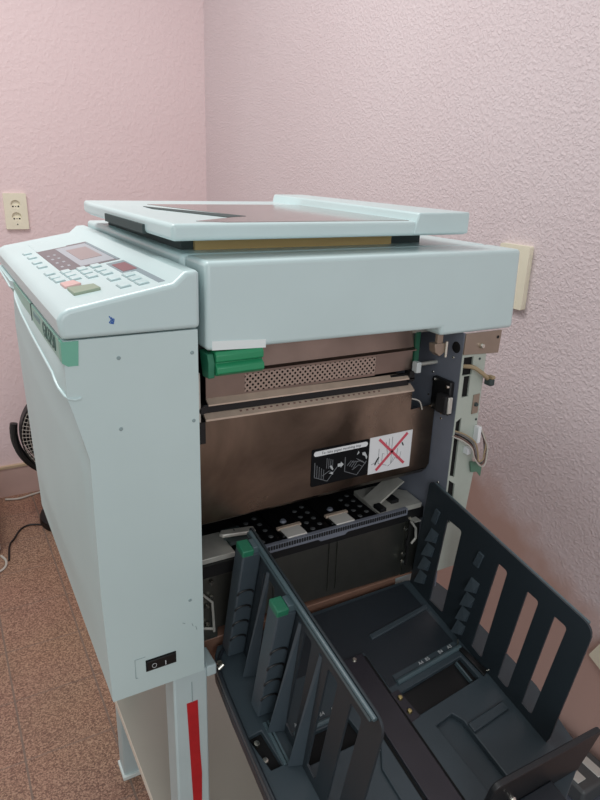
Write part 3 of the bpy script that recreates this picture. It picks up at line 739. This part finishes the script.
obj('panel_print', MB().box(.440, .4415, -.200, -.183, 0, .0006).box(.4375, .4445, -.252, -.244, 0, .0006), 'printed', body)
obj('floor_step', MB().prism([(.4475, -.175), (.4525, -.17), (.4525, -.43), (.426, -.43), (.426, -.21)], 'z', 0, .004), 'tray', body, bevel=.0015)
obj('slide_lock', MB().prism([(.655, -.098), (.664, -.098), (.672, -.150), (.660, -.155)], 'z', 0, .004), 'black', body, bevel=.001)
obj('lock_spring', MB().tube([(.668, -.150, .005), (.674, -.155, .012), (.676, -.163, .006)], .0012, 6).tube([(.660, -.092, .004), (.659, -.088, .012)], .0014, 6), 'screw', body)
obj('hinge_screw', MB().cyl((.284, .012, .006), (.292, .014, .010), .004).lathe([(0, .002), (.004, .002), (.004, 0)], (.2900, .022, .004), (0, 0, 1), 12), 'screw', body)

def rounded(loop, idx, r, n=6):
    out = []
    for i, p in enumerate(loop):
        if i not in idx: out.append(p); continue
        P = Vector(p); a = (Vector(loop[i-1])-P).normalized(); b = (Vector(loop[(i+1) % len(loop)])-P).normalized()
        rr = r[i] if isinstance(r, dict) else r
        A = P+a*rr; B = P+b*rr
        for k in range(n+1):
            t = k/n; q = A*(1-t)**2+P*2*t*(1-t)+B*t*t; out.append((q.x, q.y))
    return out
FO = rounded([(.0735, .214), (-.262, .2225), (-.276, .010), (-.274, -.004), (.0520, -.004)], {0, 1}, {0: .010, 1: .020})
SLOTS = [[(.0150, .1780), (-.0190, .1815), (-.0351, .0125), (-.0010, .0085)],
         [(-.1000, .1870), (-.1190, .1880), (-.1324, .0125), (-.1083, .0145)],
         [(-.1585, .1875), (-.1800, .1890), (-.1911, .0120), (-.1690, .0134)],
         [(-.2080, .1895), (-.2300, .1910), (-.2394, .0150), (-.2190, .0160)]]
SLOTS = [rounded(s, {0, 1, 2, 3}, {0: .003, 1: .006, 2: .006, 3: .003}, 4) for s in SLOTS]
def fence(label, m, inner_sign, base_mat):
    """m: matrix placing the plate (thin in x at 0) in the tray frame; inner_sign: x direction of the paper side"""
    F = obj('side_fence', MB().plate(FO, SLOTS, 'x', -.0016, .0016), base_mat, TR, bevel=.0006, label=label)
    F.matrix_local = m
    o = -inner_sign
    # rim along the outer top edge
    A = FO[7-1]
    rim = [(.0640, .2135), (-.250, .2215)]
    mb = MB()
    mb.tube([(o*.0045, s_, h-.003) for s_, h in rim], .0030, 10)
    mb.box(min(0, o*.006), max(0, o*.006), -.250, .064, .2025, .2075, Matrix.Shear('XZ', 4, (0, 0)) if False else Matrix.Rotation(math.atan2(-.008, .314), 4, 'X'))
    r_ = obj('top_rim', mb, 'rim', F, label='lighter grey rim'); 
    # jogging wings: boxes on the outer face, scalloped tabs on the paper face
    for (s0, hT) in ((.042, .203), (-.0635, .199)):
        if inner_sign < 0: hT -= .013
        w = MB()
        hb = .006
        d = .030 if (inner_sign > 0 or s0 < 0) else .0065
        w.prism([(s0+.012, hT), (s0-.014, hT), (s0-.018, hb), (s0+.006, hb)], 'x', min(o*.002, o*d), max(o*.002, o*d))
        W = obj('jog_wing', w, 'wing', F, bevel=.0025, seg=3)
        cap = MB().prism([(s0+.0105, hT+.008), (s0-.0135, hT+.008), (s0-.0142, hT-.002), (s0+.0098, hT-.002)], 'x', min(o*.014, o*(d+.001)), max(o*.014, o*(d+.001))) if d > .02 else MB().box(.0016, .0075, s0-.0135, s0+.0105, hT-.004, hT+.008)
        obj('wing_cap', cap, 'capgreen', W, bevel=.0015, label='green plastic cap')
        obj('wing_hinge', MB().prism([(s0+.008, hT+.009), (s0-.010, hT+.009), (s0-.012, hT-.004), (s0+.008, hT-.004)], 'x', min(0, o*(.014 if d > .02 else .007)), max(0, o*.007)), 'rim', W, bevel=.001)
        for k in range(4 if d > .02 else 0):
            sc = MB()      # scallop arcs on the near face of the wing
            hh = .138-.030*k
            sl = s0-.0146-(hT-hh)*.0217
            pts = [(o*(.006+.012+.012*math.cos(a)), sl, hh-.006+.007*math.sin(a)) for a in [PI*j/8 for j in range(9)]]
            sc.tube(pts, .0015, 6)
            obj('wing_scallop', sc, 'black', F)
        for k in range(4):      # folded paper tabs on the paper face
            tb = MB()
            hh = .122-.031*k-(.0 if s0 > 0 else .012)
            sl = s0+.006-.012-(.18-hh)*.03
            i = inner_sign
            vs = [tb.bm.verts.new(p) for p in ((i*.0012, sl+.007, hh+.016), (i*.0012, sl-.012, hh+.018), (i*.0105, sl-.012, hh+.002), (i*.0120, sl+.004, hh-.008), (i*.0012, sl+.006, hh-.014), (i*.0012, sl-.012, hh-.004))]
            for f in ((0,1,2,3), (0,3,4), (1,5,2), (2,5,4,3), (0,4,5,1)): tb.bm.faces.new([vs[q] for q in f])
            obj('wing_tab', tb, 'wing', F, smooth=0)
        tb = MB().prism([(s0+.004, .150), (s0-.008, .150), (s0-.010, .178), (s0+.001, .178)], 'x', min(0, inner_sign*.004), max(0, inner_sign*.004))
        obj('wing_latch', tb, 'wing', F, bevel=.0008)
    return F
fence('dark blue-grey slotted fence on the wall side', Matrix.Translation((.672, 0, 0)), -1, 'fence')
lm = Matrix.Translation((.3335, 0, .001))@Matrix.Rotation(math.radians(2.4), 4, 'Y')
LF = fence('slotted fence with green capped wings facing the end panel', lm, 1, 'fence')
# buttress ribs on the left fence's outer face
for s0, dx in ((.004, .010), (-.088, .012), (-.140, .010)):
    bt = MB(); v = [bt.bm.verts.new(p) for p in ((-.001, s0+.004, .190), (-.001, s0-.004, .190), (-.004, s0, .190), (-.001, s0-.004, .001), (-.001, s0-.022, .001), (-.001-2*dx, s0-.016, .001))]
    for f in ((0,1,2), (3,5,4), (0,3,4,1), (1,4,5,2), (2,5,3,0)): bt.bm.faces.new([v[i] for i in f])
    obj('fence_buttress', bt, 'wing', LF)
es = obj('end_stop', MB().prism(rounded([(.494, -.05), (.683, -.05), (.6905, .086), (.492, .094)], {2, 3}, {2: .010, 3: .014}), 'y', -.322, -.314), 'stop', TR, bevel=.002, seg=3)
obj('stop_foot', MB().box(.56, .62, -.36, -.322, .001, .02), 'tray_dark', es, bevel=.002)
obj('stop_screw', MB().lathe([(0, .003), (.004, .003), (.005, 0)], (.545, -.322, .03), (0, -1, 0), 14), 'screw', es)

# ------------------------------------------------------------------ outlets
def outlet(name, label, kind):
    """plate in the xz plane facing -y, centre at origin"""
    o = thing(name, label, 'power outlet', (0, 0, 0), group=None)
    pl_ = MB().plate(rrect(-.040, .040, -.065, .065, .004), [[(.017*math.cos(a), zc+.017*math.sin(a)) for a in [2*PI*k/24 for k in range(24)]] for zc in (.024, -.020)] if kind else [], 'y', -.012, 0)
    obj('face_plate', pl_, 'cream', o, bevel=.002)
    if kind:
        for zc in (.024, -.020):
            w = obj('socket_well', MB().cyl((0, -.004, zc), (0, -.001, zc), .0172, 24).box(-.0165, .0165, -.0105, -.003, zc-.0165, zc-.002), 'cream', o)
            obj('socket_hole', MB().cyl((-.0095, -.0112, zc-.006), (-.0095, -.0095, zc-.006), .0030, 12).cyl((.0095, -.0112, zc-.006), (.0095, -.0095, zc-.006), .0030, 12).cyl((0, -.0112, zc-.006), (0, -.0095, zc-.006), .0018, 10), 'blackhole', w)
        obj('plate_screw', MB().lathe([(0, .0008), (.0025, .0008), (.0025, 0)], (0, -.012, -.047), (0, -1, 0), 10), 'seam', o)
    return o
o1 = outlet('power_outlet', 'cream double power outlet on the far wall above the console', True); o1.location = (.301, YF, 1.161)
o2 = outlet('power_outlet', 'cream double power outlet on the right wall beside the hood', True); o2.location = (XR, .268, 1.144); o2.rotation_euler = (0, 0, -PI/2)
o3 = outlet('power_outlet', 'tilted cream wall plate low on the right wall at the right picture edge', False); o3.matrix_world = Matrix.Translation((XR, -.137, .474))@Matrix.Rotation(-PI/2, 4, 'Z')@Matrix.Rotation(math.radians(24), 4, 'Y')
for o in (o1, o2, o3): o['group'] = 'cream wall outlets'

# ------------------------------------------------------------------ fan behind the duplicator
FX, FY, FZ = .375, 1.72, .390
FN = thing('electric_fan', 'black floor fan with a round wire grille, half hidden behind the pale operator cover', 'fan', (FX, FY, 0))
R0 = .178
def ring(mb, r, y, rad, n=48): mb.tube([(FX+r*math.cos(2*PI*k/n), y, FZ+r*math.sin(2*PI*k/n)) for k in range(n)], rad, 6, True)
g = MB()
for k in range(1, 14): ring(g, .03+.0112*k, FY-.05-.03*math.cos(.5*PI*(.03+.0112*k)/R0), .0011, 40)
for k in range(72):
    a = 2*PI*k/72
    g.tube([(FX+r*math.cos(a), FY-.05-.03*math.cos(.5*PI*r/R0), FZ+r*math.sin(a)) for r in (.03, .08, .13, R0)], .0011, 5)
gr = obj('wire_grille', g, 'grille', FN)
obj('grille_badge', MB().lathe([(0, .006), (.032, .004), (.034, 0)], (FX, FY-.080, FZ), (0, -1, 0), 28), 'black', gr)
rg = MB(); rg.lathe([(R0-.002, -.01), (R0+.004, -.01), (R0+.005, .04), (R0-.002, .04), (R0-.002, -.01)], (FX, FY-.01, FZ), (0, -1, 0), 56)
obj('grille_ring', rg, 'black', FN)
obj('fan_shroud', MB().lathe([(0, .0), (.10, .004), (R0-.004, .03), (R0-.004, .034), (.10, .008), (0, .004)], (FX, FY+.035, FZ), (0, -1, 0), 48), 'rubber', FN)
for k in range(5):
    a0 = 2*PI*k/5
    bmB = MB(); grid = []
    for i in range(8):
        r = .03+.125*i/7
        grid.append([bmB.bm.verts.new((FX+r*math.cos(a0+t*(.5+.25*i/7)), FY-.03+t*.03, FZ+r*math.sin(a0+t*(.5+.25*i/7)))) for t in (-.5, -.17, .17, .5, .8)])
    for A_, B_ in zip(grid, grid[1:]):
        for j in range(4): bmB.bm.faces.new([A_[j], A_[j+1], B_[j+1], B_[j]])
    bo = obj('blade', bmB, 'fanblade', FN); sm_ = bo.modifiers.new('thickness', 'SOLIDIFY'); sm_.thickness = .002
obj('motor_hub', MB().cyl((FX, FY-.045, FZ), (FX, FY+.06, FZ), .034, 28), 'rubber', FN, bevel=.004)
yk = MB()
ypts = [(FX+(R0+.022)*math.cos(a), FY, FZ+(R0+.022)*math.sin(a)) for a in [math.radians(168+204*k/40) for k in range(41)]]
for a_, b_ in zip(ypts, ypts[1:]): pass
yk.tube(ypts, .014, 10)
obj('yoke', yk, 'black', FN)
obj('fan_stem', MB().cyl((FX, FY, .03), (FX, FY, FZ-R0-.025), .022, 24), 'black', FN)
obj('fan_base', MB().lathe([(0, .075), (.05, .072), (.10, .055), (.143, .025), (.147, .006), (.145, 0), (0, 0)], (FX, FY, 0), (0, 0, 1), 48), 'black', FN)

# cords on the floor, white box at the left
c1 = MB().tube(smooth_path([(.236, 1.70, .004), (.19, 1.72, .004), (.155, 1.70, .004), (.125, 1.64, .004), (.105, 1.60, .004), (.092, 1.50, .004)], 8), .0035, 8)
obj('power_cord', c1, 'wire_black', FN)
c2 = MB().tube(smooth_path([(.44, 1.985, .005), (.33, 1.995, .005), (.24, 1.975, .005), (.18, 1.96, .005), (.13, 1.975, .005)], 8), .004, 8)
tag(obj('white_cable', c2, 'wire_white'), 'pale cable lying along the foot of the far wall', 'cord')
c3 = MB().tube(smooth_path([(.07, 1.540, .004), (.082, 1.50, .004), (.075, 1.46, .004), (.05, 1.44, .004), (.0, 1.45, .004)], 8), .004, 8)
tag(obj('grey_cable', c3, 'wire_white'), 'short loop of pale cable in front of the white cabinet corner', 'cord')
bx = thing('storage_box', 'white laminate cabinet corner at the left edge of the picture behind the duplicator', 'cabinet', (-.2, 1.5, 0))
obj('carcass', MB().box(-.45, .072, 1.555, 1.90, .02, .215), 'boxwhite', bx, bevel=.003)
obj('plinth', MB().box(-.44, .066, 1.565, 1.89, 0, .02), 'seam', bx)
obj('top_board', MB().box(-.46, .076, 1.550, 1.905, .215, .23), 'boxwhite', bx, bevel=.002)

# grey device low by the right wall
dv = thing('metal_case', 'small dark metal case with silver strips on the blue-grey box by the right wall', 'case', (.99, -.1, .185))
cs = obj('case_body', MB().box(.955, 1.050, -.185, .06, .185, .225), 'dev', dv, bevel=.006, seg=3)
obj('silver_strip', MB().box(1.010, 1.030, -.175, .05, .2245, .2275), 'silver', cs, bevel=.001)
obj('silver_plate', MB().box(.962, .985, -.165, -.09, .2245, .2275), 'silver', cs, bevel=.001)
obj('case_screw', MB().lathe([(0, .003), (.004, .003), (.005, 0)], (.995, -.10, .2250), (0, 0, 1), 12), 'screw', cs)
bb = thing('floor_box', 'blue-grey box on the floor by the right wall, under the metal case', 'box', (.93, 0, 0))
obj('box_body', MB().box(.840, 1.058, -.36, .16, .0, .178), 'devbase', bb, bevel=.004)
obj('box_lid', MB().box(.838, 1.060, -.362, .162, .170, .185), 'devbase', bb, bevel=.002)

# ------------------------------------------------------------------ camera
cam = bpy.data.cameras.new('camera'); co = bpy.data.objects.new('camera', cam); COL.objects.link(co)
cam.sensor_fit = 'VERTICAL'; cam.sensor_height = 36; cam.lens = 644.6887/800*36; cam.clip_start = .01
a, b_, c_ = 1.22805469, -0.0308773, -0.50933078
Rm = Matrix.Rotation(c_, 3, 'Z')@Matrix.Rotation(b_, 3, 'Y')@Matrix.Rotation(a, 3, 'X')
co.matrix_world = Matrix.Translation((0, -.7, 1.34))@Rm.to_4x4()
SC.camera = co

# ------------------------------------------------------------------ light
def area(name, loc, target, size, power, col=(1, 1, 1), sy=None):
    l = bpy.data.lights.new(name, 'AREA'); l.energy = power; l.color = col; l.size = size
    if sy: l.shape = 'RECTANGLE'; l.size_y = sy
    o = bpy.data.objects.new(name, l); COL.objects.link(o); o.location = loc
    o.rotation_euler = (Vector(target)-Vector(loc)).to_track_quat('-Z', 'Y').to_euler()
    return o
area('ceiling_lamp', (-.15, .75, 2.65), (.1, .6, 0), .8, 24, (1, .985, .97))
area('camera_side_fill', (-.55, -2.7, 2.0), (.35, .2, .9), 1.5, 24, (.95, .98, 1))  # unseen fill light behind the camera, put there to brighten the front faces
w = bpy.data.worlds.new('room_ambient'); SC.world = w; w.use_nodes = True
w.node_tree.nodes['Background'].inputs['Color'].default_value = (.82, .82, .82, 1)
w.node_tree.nodes['Background'].inputs['Strength'].default_value = .62
SC.view_settings.view_transform = 'Standard'; SC.view_settings.look = 'None'
SC.view_settings.exposure = 0; SC.view_settings.gamma = 1
for o in bpy.data.objects:
    for k in ('_o', '_x', '_y'):
        if k in o: del o[k]
